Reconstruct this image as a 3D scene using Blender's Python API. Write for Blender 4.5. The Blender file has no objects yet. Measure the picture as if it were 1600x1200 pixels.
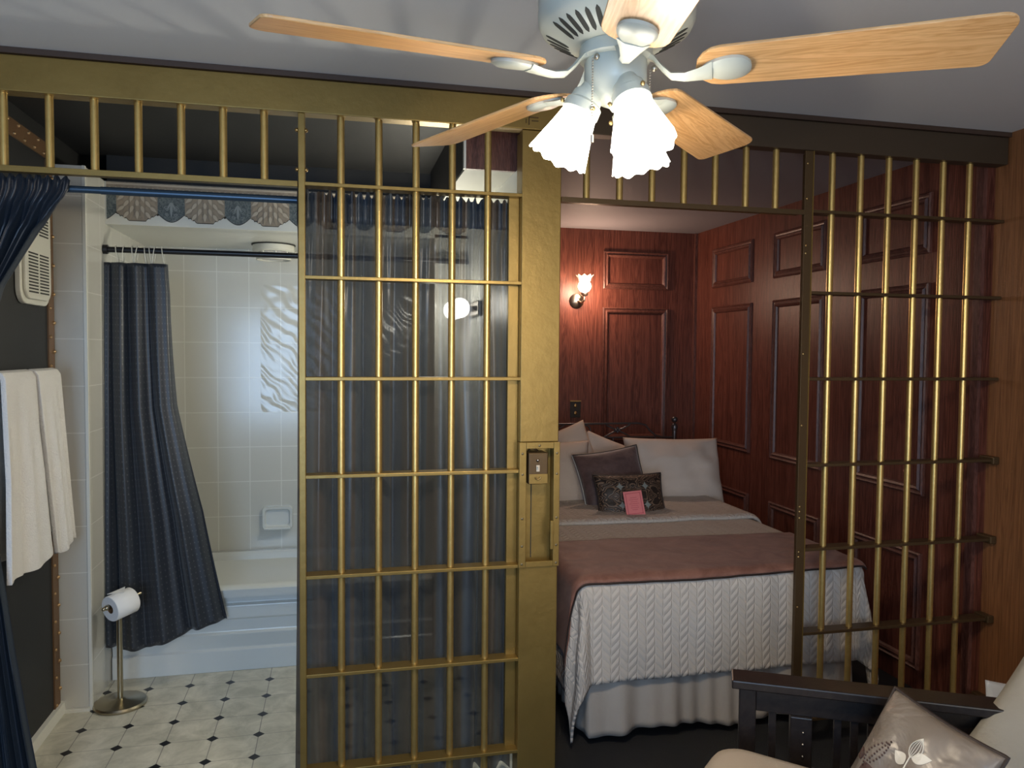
import bpy, bmesh, math, random
from math import sin, cos, pi, radians as R
from mathutils import Vector as V, Matrix, noise
random.seed(4)
sc = bpy.context.scene
col = sc.collection
# ------------------------------------------------------------------ camera
cam = bpy.data.cameras.new('camera'); co = bpy.data.objects.new('camera', cam); col.objects.link(co)
yaw, pit, rol = R(12.9), R(2.4), R(.46)
r0 = V((cos(yaw), -sin(yaw), 0)); fw = V((sin(yaw)*cos(pit), cos(yaw)*cos(pit), -sin(pit)))
u0 = r0.cross(fw); up = u0*cos(rol) - r0*sin(rol); rt = r0*cos(rol) + u0*sin(rol)
CAM = V((0, -2.71, 1.6))
m4 = Matrix.Identity(4)
for i in range(3):
    m4[i][0] = rt[i]; m4[i][1] = up[i]; m4[i][2] = -fw[i]; m4[i][3] = CAM[i]
co.matrix_world = m4
cam.sensor_width = 36; cam.lens = 1205/1600*36; cam.clip_start = .02
sc.camera = co
# ------------------------------------------------------------------ view, world
vs = sc.view_settings
vs.view_transform = 'Standard'; vs.look = 'None'; vs.gamma = 1; vs.use_curve_mapping = False
vs.exposure = 1.0
sc.display_settings.display_device = 'sRGB'
w = bpy.data.worlds.new('world'); sc.world = w; w.use_nodes = True
w.node_tree.nodes['Background'].inputs[0].default_value = (.35, .5, .8, 1)
w.node_tree.nodes['Background'].inputs[1].default_value = .05

def area(name, loc, rot, size, power, color, sizey=None):
    l = bpy.data.lights.new(name, 'AREA'); l.energy = power; l.color = color
    l.shape = 'RECTANGLE'; l.size = size; l.size_y = sizey or size
    o = bpy.data.objects.new(name, l); o.location = loc; o.rotation_euler = rot; col.objects.link(o); return o
def point(name, loc, power, color, rad=.03):
    l = bpy.data.lights.new(name, 'POINT'); l.energy = power; l.color = color; l.shadow_soft_size = rad
    o = bpy.data.objects.new(name, l); o.location = loc; col.objects.link(o); return o
# daylight through the left window behind the camera; right light is added fill
area('window_daylight', (-.75, -4.28, 1.35), (R(90), 0, 0), 1.1, 34, (.44, .67, 1), 1.4)
area('window_daylight_right', (1.45, -4.28, 1.35), (R(90), 0, 0), 1.1, 13, (1, .97, .92), 1.4)
# lamps: see the fan, the sconce and the bathroom lamp builders
FANP, SCONP, BATHP, SHADE_E = 9, 7.5, 8.5, 5.5

# ------------------------------------------------------------------ materials
def mat(name, color, rough=.6, metal=0, fn=None, **k):
    m = bpy.data.materials.new(name); m.use_nodes = True
    nt = m.node_tree; b = nt.nodes['Principled BSDF']
    b.inputs['Base Color'].default_value = (*color, 1); b.inputs['Roughness'].default_value = rough
    b.inputs['Metallic'].default_value = metal
    for kk, vv in k.items(): b.inputs[kk.replace('_', ' ')].default_value = vv
    if fn: fn(nt, b)
    return m
def N(nt, t, **k):
    n = nt.nodes.new(t)
    for a, b in k.items(): setattr(n, a, b)
    return n
def math_(nt, op, a, b=None, clamp=False):
    n = nt.nodes.new('ShaderNodeMath'); n.operation = op; n.use_clamp = clamp
    for i, v in enumerate((a, b)):
        if v is None: continue
        if isinstance(v, (int, float)): n.inputs[i].default_value = v
        else: nt.links.new(v, n.inputs[i])
    return n.outputs[0]
def mixc(nt, fac, a, b):
    n = nt.nodes.new('ShaderNodeMix'); n.data_type = 'RGBA'
    if isinstance(fac, (int, float)): n.inputs[0].default_value = fac
    else: nt.links.new(fac, n.inputs[0])
    for i, v in ((6, a), (7, b)):
        if isinstance(v, tuple): n.inputs[i].default_value = (*v[:3], 1)
        else: nt.links.new(v, n.inputs[i])
    return n.outputs[2]
def coord(nt, scale=(1, 1, 1), kind='Object'):
    tc = N(nt, 'ShaderNodeTexCoord'); mp = N(nt, 'ShaderNodeMapping')
    mp.inputs['Scale'].default_value = scale
    nt.links.new(tc.outputs[kind], mp.inputs[0]); return mp.outputs[0]
def xyz(nt, vec):
    s = N(nt, 'ShaderNodeSeparateXYZ'); nt.links.new(vec, s.inputs[0]); return s.outputs
def nz(nt, vec, scale, detail=4, rough=.5, dist=0):
    n = N(nt, 'ShaderNodeTexNoise'); n.inputs['Scale'].default_value = scale
    n.inputs['Detail'].default_value = detail; n.inputs['Roughness'].default_value = rough
    n.inputs['Distortion'].default_value = dist
    nt.links.new(vec, n.inputs['Vector']); return n.outputs[0]
def ramp(nt, fac, stops):
    n = N(nt, 'ShaderNodeValToRGB'); e = n.color_ramp.elements
    while len(e) < len(stops): e.new(.5)
    for x, (p, c) in zip(e, stops):
        x.position = p; x.color = (*c, 1) if len(c) == 3 else c
    nt.links.new(fac, n.inputs[0]); return n.outputs[0]
def bump(nt, b, h, strength=.3, dist=.01):
    n = N(nt, 'ShaderNodeBump'); n.inputs['Strength'].default_value = strength; n.inputs['Distance'].default_value = dist
    nt.links.new(h, n.inputs['Height']); nt.links.new(n.outputs[0], b.inputs['Normal'])

def wood_fn(c1, c2, scale, sc_=1.0, bst=.25):
    def fn(nt, b):
        v = coord(nt, scale)
        n1 = nz(nt, v, 1.1*sc_, 4, .6, 1.6); n2 = nz(nt, v, 16*sc_, 3, .6)
        rg = math_(nt, 'ABSOLUTE', math_(nt, 'SUBTRACT', math_(nt, 'FRACT', math_(nt, 'MULTIPLY', n1, 9)), .5))
        s = math_(nt, 'ADD', math_(nt, 'MULTIPLY', n1, .35), math_(nt, 'ADD', math_(nt, 'MULTIPLY', n2, .40), math_(nt, 'MULTIPLY', rg, .42)))
        c = ramp(nt, s, [(.35, c1), (.62, c2)])
        nt.links.new(c, b.inputs['Base Color'])
        bump(nt, b, n2, bst, .004)
    return fn
M = {}
M['panel_wood'] = mat('red brown wood panelling', (.1, .03, .02), .40, Specular_IOR_Level=.35, fn=wood_fn((.075, .021, .013), (.19, .062, .040), (14, 14, .55)))
M['front_wood'] = mat('brown wood panelling', (.1, .03, .02), .42, fn=wood_fn((.13, .050, .018), (.25, .105, .040), (22, 22, .45)))
M['mould'] = mat('wood moulding', (.12, .04, .025), .38, fn=wood_fn((.080, .028, .020), (.165, .066, .048), (14, 14, 2)))
M['trim_wood'] = mat('dark wood strip', (.05, .028, .018), .5)
def gold_fn(nt, b):
    v = coord(nt); n = nz(nt, v, 28, 5, .6); n2 = nz(nt, v, 5, 3)
    c = mixc(nt, n2, (.22, .142, .038), (.30, .20, .058)); nt.links.new(c, b.inputs['Base Color'])
    r = math_(nt, 'ADD', math_(nt, 'MULTIPLY', n, .15), .30); nt.links.new(r, b.inputs['Roughness'])
    bump(nt, b, n, .35, .003)
M['gold'] = mat('gold enamel paint', (.5, .33, .1), .4, .62, gold_fn)
def gold2_fn(nt, b):
    v = coord(nt); n = nz(nt, v, 40, 5, .6)
    c = mixc(nt, n, (.50, .335, .105), (.70, .49, .18)); nt.links.new(c, b.inputs['Base Color']); bump(nt, b, n, .2, .002)
M['gold_bar'] = mat('gold enamel on round bar', (.5, .34, .12), .30, .8, gold2_fn)
M['bronze'] = mat('dull bronze paint', (.075, .052, .032), .5, .5)  # header's right half: gold with the falloff of light painted in as darker colour
M['gold_dark'] = mat('tarnished bronze paint', (.10, .062, .028), .42, .6)  # darker than the gold; right rails, stile, brackets and lock case
M['steel'] = mat('worn screw steel', (.25, .2, .12), .4, .8)
def ceil_fn(nt, b):
    v = coord(nt); n = nz(nt, v, 90, 4); bump(nt, b, n, .15, .002)
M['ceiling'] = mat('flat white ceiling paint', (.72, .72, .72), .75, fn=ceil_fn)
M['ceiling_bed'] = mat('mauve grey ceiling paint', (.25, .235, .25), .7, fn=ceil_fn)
M['black'] = mat('black wall paint', (.012, .012, .012), .6, fn=ceil_fn)
M['white_paint'] = mat('white gloss paint', (.72, .72, .66), .4)
M['plaster'] = mat('grey wall paint', (.62, .58, .52), .8)
def carpet_fn(nt, b):
    v = coord(nt); n = nz(nt, v, 400, 2); bump(nt, b, n, .6, .004)
M['carpet'] = mat('black carpet', (.012, .012, .014), .95, fn=carpet_fn)
def tile_fn(nt, b):                                   # white wall tiles with a wavy relief on some
    v = coord(nt); s = xyz(nt, v)
    def line(o, per, off, wd):
        f = math_(nt, 'FRACT', math_(nt, 'DIVIDE', math_(nt, 'ADD', o, off), per))
        d = math_(nt, 'ABSOLUTE', math_(nt, 'SUBTRACT', f, .5)); return math_(nt, 'GREATER_THAN', d, .5-wd/per)
    g = math_(nt, 'MAXIMUM', line(math_(nt, 'ADD', s[0], s[1]), .178, 5+.02, .0022), line(s[2], .205, .0, .0022))
    n = nz(nt, v, 3, 2)
    c = mixc(nt, n, (.56, .56, .51), (.63, .62, .57)); c = mixc(nt, g, c, (.75, .75, .70)); nt.links.new(c, b.inputs['Base Color'])
    w = N(nt, 'ShaderNodeTexWave'); w.inputs['Scale'].default_value = 7; w.inputs['Distortion'].default_value = 5; w.inputs['Detail'].default_value = 1; w.inputs['Detail Scale'].default_value = 1.3
    w.bands_direction = 'DIAGONAL'; nt.links.new(v, w.inputs[0])
    msk = math_(nt, 'MULTIPLY', math_(nt, 'GREATER_THAN', s[0], -.43), math_(nt, 'MULTIPLY', math_(nt, 'GREATER_THAN', s[2], 1.23), math_(nt, 'LESS_THAN', s[2], 1.98)))
    h = math_(nt, 'ADD', math_(nt, 'MULTIPLY', math_(nt, 'MULTIPLY', w.outputs[1], msk), .9), math_(nt, 'MULTIPLY', g, -.5))
    bump(nt, b, h, .3, .005)
M['tile'] = mat('glazed white tile', (.6, .6, .55), .16, fn=tile_fn)
def floor_fn(nt, b):                                  # pale marbled vinyl, small black diamonds
    v = coord(nt); s = xyz(nt, v); P = .1825
    PX, PY = .1815, .184
    fx = math_(nt, 'SUBTRACT', math_(nt, 'FRACT', math_(nt, 'DIVIDE', math_(nt, 'ADD', s[0], 20.5*PX+.4955), PX)), .5)
    fy = math_(nt, 'SUBTRACT', math_(nt, 'FRACT', math_(nt, 'DIVIDE', math_(nt, 'ADD', s[1], 20.5*PY-.7746), PY)), .5)
    ax = math_(nt, 'ABSOLUTE', fx); ay = math_(nt, 'ABSOLUTE', fy)
    dia = math_(nt, 'LESS_THAN', math_(nt, 'ADD', ax, ay), .135)
    ln = math_(nt, 'MAXIMUM', math_(nt, 'LESS_THAN', ax, .010), math_(nt, 'LESS_THAN', ay, .007))
    n = nz(nt, v, 9, 7, .65, .6)
    c = ramp(nt, n, [(.35, (.44, .43, .35)), (.65, (.68, .65, .55))])
    c = mixc(nt, ln, c, (.25, .24, .21)); c = mixc(nt, dia, c, (.006, .006, .008))
    nt.links.new(c, b.inputs['Base Color'])
M['vinyl'] = mat('marbled vinyl floor', (.5, .5, .45), .38, fn=floor_fn)
M['tub'] = mat('white tub enamel', (.66, .68, .66), .18)
M['white_plastic'] = mat('cream plastic', (.66, .65, .57), .4)
M['slot'] = mat('dark slot', (.03, .03, .025), .7)
M['rivet_strip'] = mat('brown riveted metal strip', (.17, .095, .045), .5, .3)
M['rivet'] = mat('brass rivet', (.5, .33, .17), .35, .8)
M['paper'] = mat('white tissue paper', (.78, .78, .78), .9)
M['nickel'] = mat('brushed bronze nickel', (.42, .37, .27), .28, 1)
M['rod_black'] = mat('black rod', (.01, .01, .012), .35)
M['rod_blue'] = mat('blue steel rod', (.05, .085, .13), .35, .6)
def towel_fn(nt, b):
    v = coord(nt); n = nz(nt, v, 160, 3, .7); bump(nt, b, n, .9, .006)
M['towel'] = mat('white terry cloth', (.80, .78, .75), .95, fn=towel_fn)
def cloth(nt, b, sc_=300, st=.25):
    v = coord(nt); n = nz(nt, v, sc_, 2); bump(nt, b, n, st, .002)
def shower_fn(nt, b):
    v = coord(nt, kind='UV'); s = xyz(nt, v)
    fx = math_(nt, 'SUBTRACT', math_(nt, 'FRACT', math_(nt, 'MULTIPLY', s[0], 34)), .5)
    fy = math_(nt, 'SUBTRACT', math_(nt, 'FRACT', math_(nt, 'MULTIPLY', s[1], 60)), .5)
    d = math_(nt, 'ADD', math_(nt, 'POWER', math_(nt, 'ABSOLUTE', fx), 2), math_(nt, 'POWER', math_(nt, 'ABSOLUTE', fy), 2))
    dot = math_(nt, 'LESS_THAN', d, .018)
    c = mixc(nt, dot, (.020, .025, .035), (.075, .08, .085)); nt.links.new(c, b.inputs['Base Color'])
M['shower_cloth'] = mat('slate satin with small dots', (.03, .04, .05), .42, fn=shower_fn, Sheen_Weight=.15)
def taffeta_fn(nt, b):
    v = coord(nt, kind='UV'); s = xyz(nt, v)
    cv = N(nt, 'ShaderNodeCombineXYZ'); nt.links.new(s[0], cv.inputs[0])
    n = nz(nt, cv.outputs[0], 8, 1, .5)
    c = ramp(nt, n, [(.40, (.014, .026, .046)), (.465, (.050, .060, .070)), (.485, (.066, .046, .032)), (.54, (.040, .028, .020)), (.56, (.013, .024, .044))])
    nt.links.new(c, b.inputs['Base Color'])
    out = nt.nodes['Material Output']; tr = N(nt, 'ShaderNodeBsdfTransparent'); tr.inputs[0].default_value = (.85, .87, .9, 1)
    tl = N(nt, 'ShaderNodeBsdfTranslucent'); tl.inputs[0].default_value = (.16, .16, .16, 1)
    m1 = N(nt, 'ShaderNodeMixShader'); m1.inputs[0].default_value = .12
    m2 = N(nt, 'ShaderNodeMixShader'); nt.links.new(math_(nt, 'MULTIPLY', math_(nt, 'GREATER_THAN', s[1], .048), .10), m2.inputs[0])
    nt.links.new(b.outputs[0], m1.inputs[1]); nt.links.new(tl.outputs[0], m1.inputs[2])
    nt.links.new(m1.outputs[0], m2.inputs[1]); nt.links.new(tr.outputs[0], m2.inputs[2]); nt.links.new(m2.outputs[0], out.inputs[0])
    v2 = coord(nt, (160, 500, 1), 'UV'); n2 = nz(nt, v2, 1, 2); bump(nt, b, n2, .04, .001)
M['taffeta'] = mat('sheer slate taffeta', (.1, .1, .12), .34, fn=taffeta_fn, Sheen_Weight=.08)
M['navy'] = mat('navy satin curtain', (.007, .014, .026), .42, fn=lambda nt, b: cloth(nt, b, 200, .15), Sheen_Weight=.08)
def quilt_fn(nt, b):
    v = coord(nt, kind='UV'); s = xyz(nt, v)
    per = .075
    cx_ = math_(nt, 'FRACT', math_(nt, 'DIVIDE', s[0], per))
    tri = math_(nt, 'MULTIPLY', math_(nt, 'ABSOLUTE', math_(nt, 'SUBTRACT', cx_, .5)), 2)
    yy = math_(nt, 'FRACT', math_(nt, 'ADD', math_(nt, 'DIVIDE', s[1], .036), math_(nt, 'MULTIPLY', tri, 1.1)))
    a = math_(nt, 'ABSOLUTE', math_(nt, 'SUBTRACT', yy, .5))
    pa = math_(nt, 'POWER', math_(nt, 'SUBTRACT', 1.0, math_(nt, 'MULTIPLY', a, 2)), .6)
    ed = math_(nt, 'MINIMUM', math_(nt, 'MULTIPLY', math_(nt, 'ABSOLUTE', math_(nt, 'SUBTRACT', math_(nt, 'FRACT', math_(nt, 'MULTIPLY', cx_, 2)), .5)), -2), 0)
    ed = math_(nt, 'MINIMUM', math_(nt, 'MULTIPLY', math_(nt, 'ADD', ed, 1.0), 5), 1)
    h = math_(nt, 'MULTIPLY', pa, ed)
    bump(nt, b, h, .7, .005)
M['quilt'] = mat('quilted ivory coverlet', (.52, .47, .42), .8, fn=quilt_fn)
M['sham'] = mat('ivory matelasse pillowcase', (.62, .52, .44), .85, fn=lambda nt, b: cloth(nt, b, 260, .5))
M['skirt'] = mat('beige satin bed skirt', (.40, .36, .32), .5, fn=lambda nt, b: cloth(nt, b, 200, .1))
def velvet_fn(nt, b):
    v = coord(nt); n = nz(nt, v, 8, 6, .65, 1.2)
    c = ramp(nt, n, [(.35, (.17, .068, .045)), (.7, (.28, .135, .095))]); nt.links.new(c, b.inputs['Base Color'])
M['velvet'] = mat('brown rose velvet', (.2, .1, .08), .65, fn=velvet_fn, Sheen_Weight=.12)
def velvet2_fn(nt, b):
    v = coord(nt); n = nz(nt, v, 16, 6, .65, 1.2)
    c = ramp(nt, n, [(.35, (.075, .040, .036)), (.7, (.135, .078, .070))]); nt.links.new(c, b.inputs['Base Color'])
M['velvet2'] = mat('plum brown velvet', (.12, .06, .06), .6, fn=velvet2_fn, Sheen_Weight=.4)
def damask_fn(nt, b):
    v = coord(nt, kind='UV'); s = xyz(nt, v)
    x = math_(nt, 'ABSOLUTE', math_(nt, 'SUBTRACT', s[0], .5)); y = math_(nt, 'ABSOLUTE', math_(nt, 'SUBTRACT', s[1], .5))
    cb = N(nt, 'ShaderNodeCombineXYZ'); nt.links.new(x, cb.inputs[0]); nt.links.new(y, cb.inputs[1])
    wv = math_(nt, 'ABSOLUTE', math_(nt, 'SUBTRACT', math_(nt, 'FRACT', math_(nt, 'MULTIPLY', nz(nt, cb.outputs[0], 6, 0, .5, .8), 4)), .5))
    wv = math_(nt, 'MULTIPLY', wv, 2)
    c = ramp(nt, wv, [(.30, (.022, .014, .010)), (.42, (.20, .13, .085)), (.66, (.16, .10, .065)), (.75, (.018, .012, .009))])
    # four pale star flowers
    dx = math_(nt, 'ABSOLUTE', math_(nt, 'SUBTRACT', x, .19)); dy = math_(nt, 'ABSOLUTE', math_(nt, 'SUBTRACT', y, .2))
    st = math_(nt, 'LESS_THAN', math_(nt, 'ADD', math_(nt, 'POWER', dx, .6), math_(nt, 'POWER', math_(nt, 'MULTIPLY', dy, .62), .6)), .20)
    c = mixc(nt, st, c, (.24, .27, .25)); nt.links.new(c, b.inputs['Base Color'])
    bump(nt, b, wv, .4, .004)
M['damask'] = mat('embroidered brown scroll cloth', (.1, .06, .04), .55, fn=damask_fn)
M['piping'] = mat('dark brown piping', (.025, .015, .012), .6)
M['zip'] = mat('pale zip', (.4, .4, .38), .4)
M['pink'] = mat('pink card', (.75, .22, .22), .7)
M['pink_dark'] = mat('darker pink print', (.58, .12, .14), .7)
M['iron'] = mat('pewter iron', (.10, .095, .10), .35, .8)
M['espresso'] = mat('espresso stained wood', (.013, .010, .009), .33, fn=wood_fn((.011, .008, .008), (.019, .014, .012), (4, 4, 4), bst=.05))
def satin_fn(nt, b):
    v = coord(nt); n = nz(nt, v, 7, 3, .5, 1.5); bump(nt, b, n, .5, .03)
M['satin'] = mat('taupe satin', (.19, .158, .13), .34, fn=satin_fn)
M['embro_white'] = mat('ivory embroidery thread', (.62, .58, .50), .6)
M['embro_brown'] = mat('brown embroidery thread', (.07, .035, .028), .6)
M['cream_cloth'] = mat('cream cotton', (.33, .28, .23), .9, fn=lambda nt, b: cloth(nt, b, 300, .3))
def ribbed(nt, b):
    v = coord(nt); n = nz(nt, v, 60, 3); bump(nt, b, n, .35, .004)
M['pillow_cloth'] = mat('white textured pillow cloth', (.28, .255, .21), .9, fn=ribbed)
M['blue_white'] = mat('pale blue white cotton', (.50, .52, .55), .9)
M['fan_white'] = mat('white enamel', (.50, .52, .46), .35)
M['soffit_paint'] = mat('cream soffit paint', (.42, .42, .36), .6)
M['blade'] = mat('light oak veneer', (.6, .36, .17), .38, fn=wood_fn((.62, .32, .12), (.82, .50, .23), (1.2, 16, 16), bst=.05))
M['chrome'] = mat('chain metal', (.45, .4, .33), .3, 1)
def emis(name, color, e):
    m = mat(name, (.8, .8, .78), .3); b = m.node_tree.nodes['Principled BSDF']
    b.inputs['Emission Color'].default_value = (*color, 1); b.inputs['Emission Strength'].default_value = e; return m
M['shade'] = emis('lit frosted glass', (1, .92, .78), SHADE_E)
M['sconce_glass'] = emis('lit globe glass', (1, .80, .52), 14)
M['bath_glass'] = emis('lit opal glass', (1, .97, .88), 8)
def glass_fn(nt, b):
    out = nt.nodes['Material Output']; tr = N(nt, 'ShaderNodeBsdfTransparent'); m = N(nt, 'ShaderNodeMixShader'); m.inputs[0].default_value = .35
    nt.links.new(tr.outputs[0], m.inputs[1]); nt.links.new(b.outputs[0], m.inputs[2]); nt.links.new(m.outputs[0], out.inputs[0])
M['glass'] = mat('fluted clear glass', (.8, .75, .7), .1, fn=glass_fn)
M['brass'] = mat('aged brass', (.45, .30, .12), .35, .9)
M['outlet'] = mat('black bakelite', (.02, .017, .014), .35)
def tan_fn(nt, b):
    v = coord(nt); n = nz(nt, v, 60, 4); c = mixc(nt, n, (.22, .17, .12), (.42, .36, .29)); nt.links.new(c, b.inputs['Base Color'])
M['tan_leaf'] = mat('tan acanthus print', (.35, .28, .2), .8, fn=tan_fn)
M['leaf_mid'] = mat('tan leaf print', (.38, .31, .23), .8)
M['grey_light'] = mat('pale grey scroll print', (.30, .33, .33), .8)
M['leaf_light'] = mat('pale leaf print', (.55, .48, .38), .8)
def grey_fn(nt, b):
    v = coord(nt); n = nz(nt, v, 55, 4, .6, 2); c = ramp(nt, n, [(.4, (.075, .095, .105)), (.65, (.20, .23, .23))]); nt.links.new(c, b.inputs['Base Color'])
M['grey_swag'] = mat('blue grey swag print', (.15, .17, .18), .8, fn=grey_fn)
M['ink'] = mat('dark outline print', (.03, .025, .02), .8)

# ------------------------------------------------------------------ builders
WL = {}
class B:
    def __init__(s): s.bm = bmesh.new(); s.uv = None
    def box(s, x0, x1, y0, y1, z0, z1, mi=0, mx=None):
        vs = [s.bm.verts.new(V((x, y, z)) if mx is None else mx @ V((x, y, z))) for x in (x0, x1) for y in (y0, y1) for z in (z0, z1)]
        for f in ((0,1,3,2),(4,6,7,5),(0,4,5,1),(2,3,7,6),(0,2,6,4),(1,5,7,3)):
            s.bm.faces.new([vs[i] for i in f]).material_index = mi
        return s
    def ringset(s, rings, closed=True, caps=True, mi=0):
        vr = [[s.bm.verts.new(p) for p in r] for r in rings]; n = len(rings[0])
        for a, b in zip(vr, vr[1:]):
            for i in range(n if closed else n-1):
                j = (i+1) % n
                try: s.bm.faces.new((a[i], a[j], b[j], b[i])).material_index = mi
                except ValueError: pass
        if caps and closed:
            try:
                s.bm.faces.new(vr[0][::-1]).material_index = mi; s.bm.faces.new(vr[-1]).material_index = mi
            except ValueError: pass
        return s
    def tube(s, pts, r, n=10, mi=0, close=False):
        pts = [V(p) for p in pts]; rings = []; up_ = None
        L = len(pts)
        for i, p in enumerate(pts):
            if close: t = pts[(i+1) % L]-pts[i-1]
            else: t = pts[min(i+1, L-1)]-pts[max(i-1, 0)]
            t.normalize()
            if up_ is None: up_ = V((0, 0, 1)) if abs(t.z) < .9 else V((0, 1, 0))
            a = t.cross(up_).normalized(); b = a.cross(t).normalized(); up_ = b
            rr = r[i] if isinstance(r, (list, tuple)) else r
            rings.append([p+a*rr*cos(k*2*pi/n)+b*rr*sin(k*2*pi/n) for k in range(n)])
        if close: rings.append(rings[0])
        return s.ringset(rings, caps=not close, mi=mi)
    def lathe(s, prof, c=(0, 0, 0), n=32, mx=None, mi=0, caps=True, mod=None):
        rings = []
        for j, (r, z) in enumerate(prof):
            ring = []
            for k in range(n):
                a = k*2*pi/n; rr, zz = (r, z) if mod is None else mod(r, z, a, j)
                p = V((rr*cos(a), rr*sin(a), zz))
                if mx is not None: p = mx @ p
                ring.append(p+V(c))
            rings.append(ring)
        return s.ringset(rings, caps=caps, mi=mi)
    def ball(s, c, r, n=12, sq=(1, 1, 1), mi=0):
        prof = [(max(.0005, sin(t*pi/n)), -cos(t*pi/n)) for t in range(n+1)]
        rings = [[V(c)+V((a*r*cos(k*2*pi/n)*sq[0], a*r*sin(k*2*pi/n)*sq[1], z*r*sq[2])) for k in range(n)] for a, z in prof]
        return s.ringset(rings, mi=mi)
    def grid(s, fn, nu, nv, mi=0, uvf=None, wrap=False):
        uvl = s.bm.loops.layers.uv.verify()
        vs = [[s.bm.verts.new(fn(i/nu, j/nv)) for i in range(nu+1)] for j in range(nv+1)]
        for j in range(nv):
            for i in range(nu):
                f = s.bm.faces.new((vs[j][i], vs[j][i+1], vs[j+1][i+1], vs[j+1][i])); f.material_index = mi
                for l, (a, b) in zip(f.loops, ((i, j), (i+1, j), (i+1, j+1), (i, j+1))):
                    l[uvl].uv = (a/nu, b/nv) if uvf is None else uvf(a/nu, b/nv)
        return s
    def prism(s, poly, mx, t=1, mi=0):                 # polygon in local xy, extruded along local z by t
        a = [s.bm.verts.new(mx @ V((x, y, 0))) for x, y in poly]; b = [s.bm.verts.new(mx @ V((x, y, t))) for x, y in poly]
        n = len(poly)
        s.bm.faces.new(a[::-1]).material_index = mi; s.bm.faces.new(b).material_index = mi
        for i in range(n): s.bm.faces.new((a[i], a[(i+1) % n], b[(i+1) % n], b[i])).material_index = mi
        return s
    def obj(s, name, m, parent=None, smooth=False, bevel=0, solid=0, weld=False, ns=False):
        bm = s.bm
        if weld: bmesh.ops.remove_doubles(bm, verts=bm.verts, dist=1e-5)
        if not ns: bmesh.ops.recalc_face_normals(bm, faces=bm.faces)
        off = V((0, 0, 0))
        if parent is not None: off = WL[parent.name]
        me = bpy.data.meshes.new(name)
        if parent is None:                              # origin at the base of the thing
            xs = [v.co for v in bm.verts]
            off = V(((min(v.x for v in xs)+max(v.x for v in xs))/2, (min(v.y for v in xs)+max(v.y for v in xs))/2, min(v.z for v in xs)))
            if s.__dict__.get('keep'): off = V((0, 0, 0))
        bmesh.ops.translate(bm, verts=bm.verts, vec=-off)
        bm.to_mesh(me); bm.free()
        for mm in (m if isinstance(m, (list, tuple)) else [m]): me.materials.append(M[mm] if isinstance(mm, str) else mm)
        if smooth:
            for p in me.polygons: p.use_smooth = True
            if hasattr(me, 'set_sharp_from_angle'): me.set_sharp_from_angle(angle=R(smooth if smooth is not True else 50))
        o = bpy.data.objects.new(name, me); col.objects.link(o)
        if parent is None: o.location = off
        else: o.parent = parent
        WL[o.name] = V(off)
        if solid:
            md = o.modifiers.new('solid', 'SOLIDIFY'); md.thickness = solid; md.offset = 0
        if bevel:
            md = o.modifiers.new('bevel', 'BEVEL'); md.width = bevel; md.segments = 2; md.limit_method = 'ANGLE'
        return o
def thing(name, label, cat, loc=(0, 0, 0), group=None):
    o = bpy.data.objects.new(name, None); col.objects.link(o); o.location = loc; WL[o.name] = V(loc); o.empty_display_size = .05
    return tag(o, label, cat, group)
def tag(o, label, cat, group=None, kind=None):
    o['label'] = label; o['category'] = cat
    if group: o['group'] = group
    if kind: o['kind'] = kind
    return o
def struct(b, name, m, keep=True, **k):
    b.keep = keep                                        # world-space object coordinates for tiled materials
    o = b.obj(name, m, **k); o['kind'] = 'structure'; return o
def balls(name, m, parent, pts, r_, sq=(1, 1, 1), n=8):  # each rivet or screw a part of its own
    for p in pts: B().ball(p, r_, n, sq).obj(name, m, parent, smooth=True)
def dup(root, loc, label=None):
    r = root.copy(); col.objects.link(r); r.location = loc
    if label: r['label'] = label
    for ch in root.children:
        c = ch.copy(); col.objects.link(c); c.parent = r
        for g in ch.children:
            d = g.copy(); col.objects.link(d); d.parent = c
    return r
def fr(o, x, y, z):                                     # frame matrix: origin, axes
    m = Matrix.Identity(4)
    for i in range(3): m[i][0] = x[i]; m[i][1] = y[i]; m[i][2] = z[i]; m[i][3] = o[i]
    return m

# ================================================================== SETTING
H = 2.515
XR, XL, YB, YF = 2.705, -1.18, 2.786, -4.3
struct(B().box(-1.75, XR+.12, YF-.1, .0, -.1, 0), 'floor', 'carpet')
struct(B().box(.73, XR+.12, .0, YB+.1, -.1, 0), 'floor', 'carpet')
struct(B().box(-1.75, .73, .0, 2.2, -.1, .0), 'floor', 'vinyl')
struct(B().box(-1.75, XR+.12, YF-.1, .03, H, H+.1), 'ceiling', 'ceiling')
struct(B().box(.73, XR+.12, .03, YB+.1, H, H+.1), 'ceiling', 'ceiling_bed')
struct(B().box(-1.75, .73, .03, 2.2, H, H+.1), 'ceiling', 'black')
struct(B().box(.79, XR, YB, YB+.1, 0, H), 'wall_back', 'panel_wood')
struct(B().box(XR, XR+.1, .03, YB+.1, 0, H), 'wall_right', 'panel_wood')
struct(B().box(XR, XR+.1, YF-.1, .03, 0, H), 'wall_right', 'front_wood')
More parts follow.
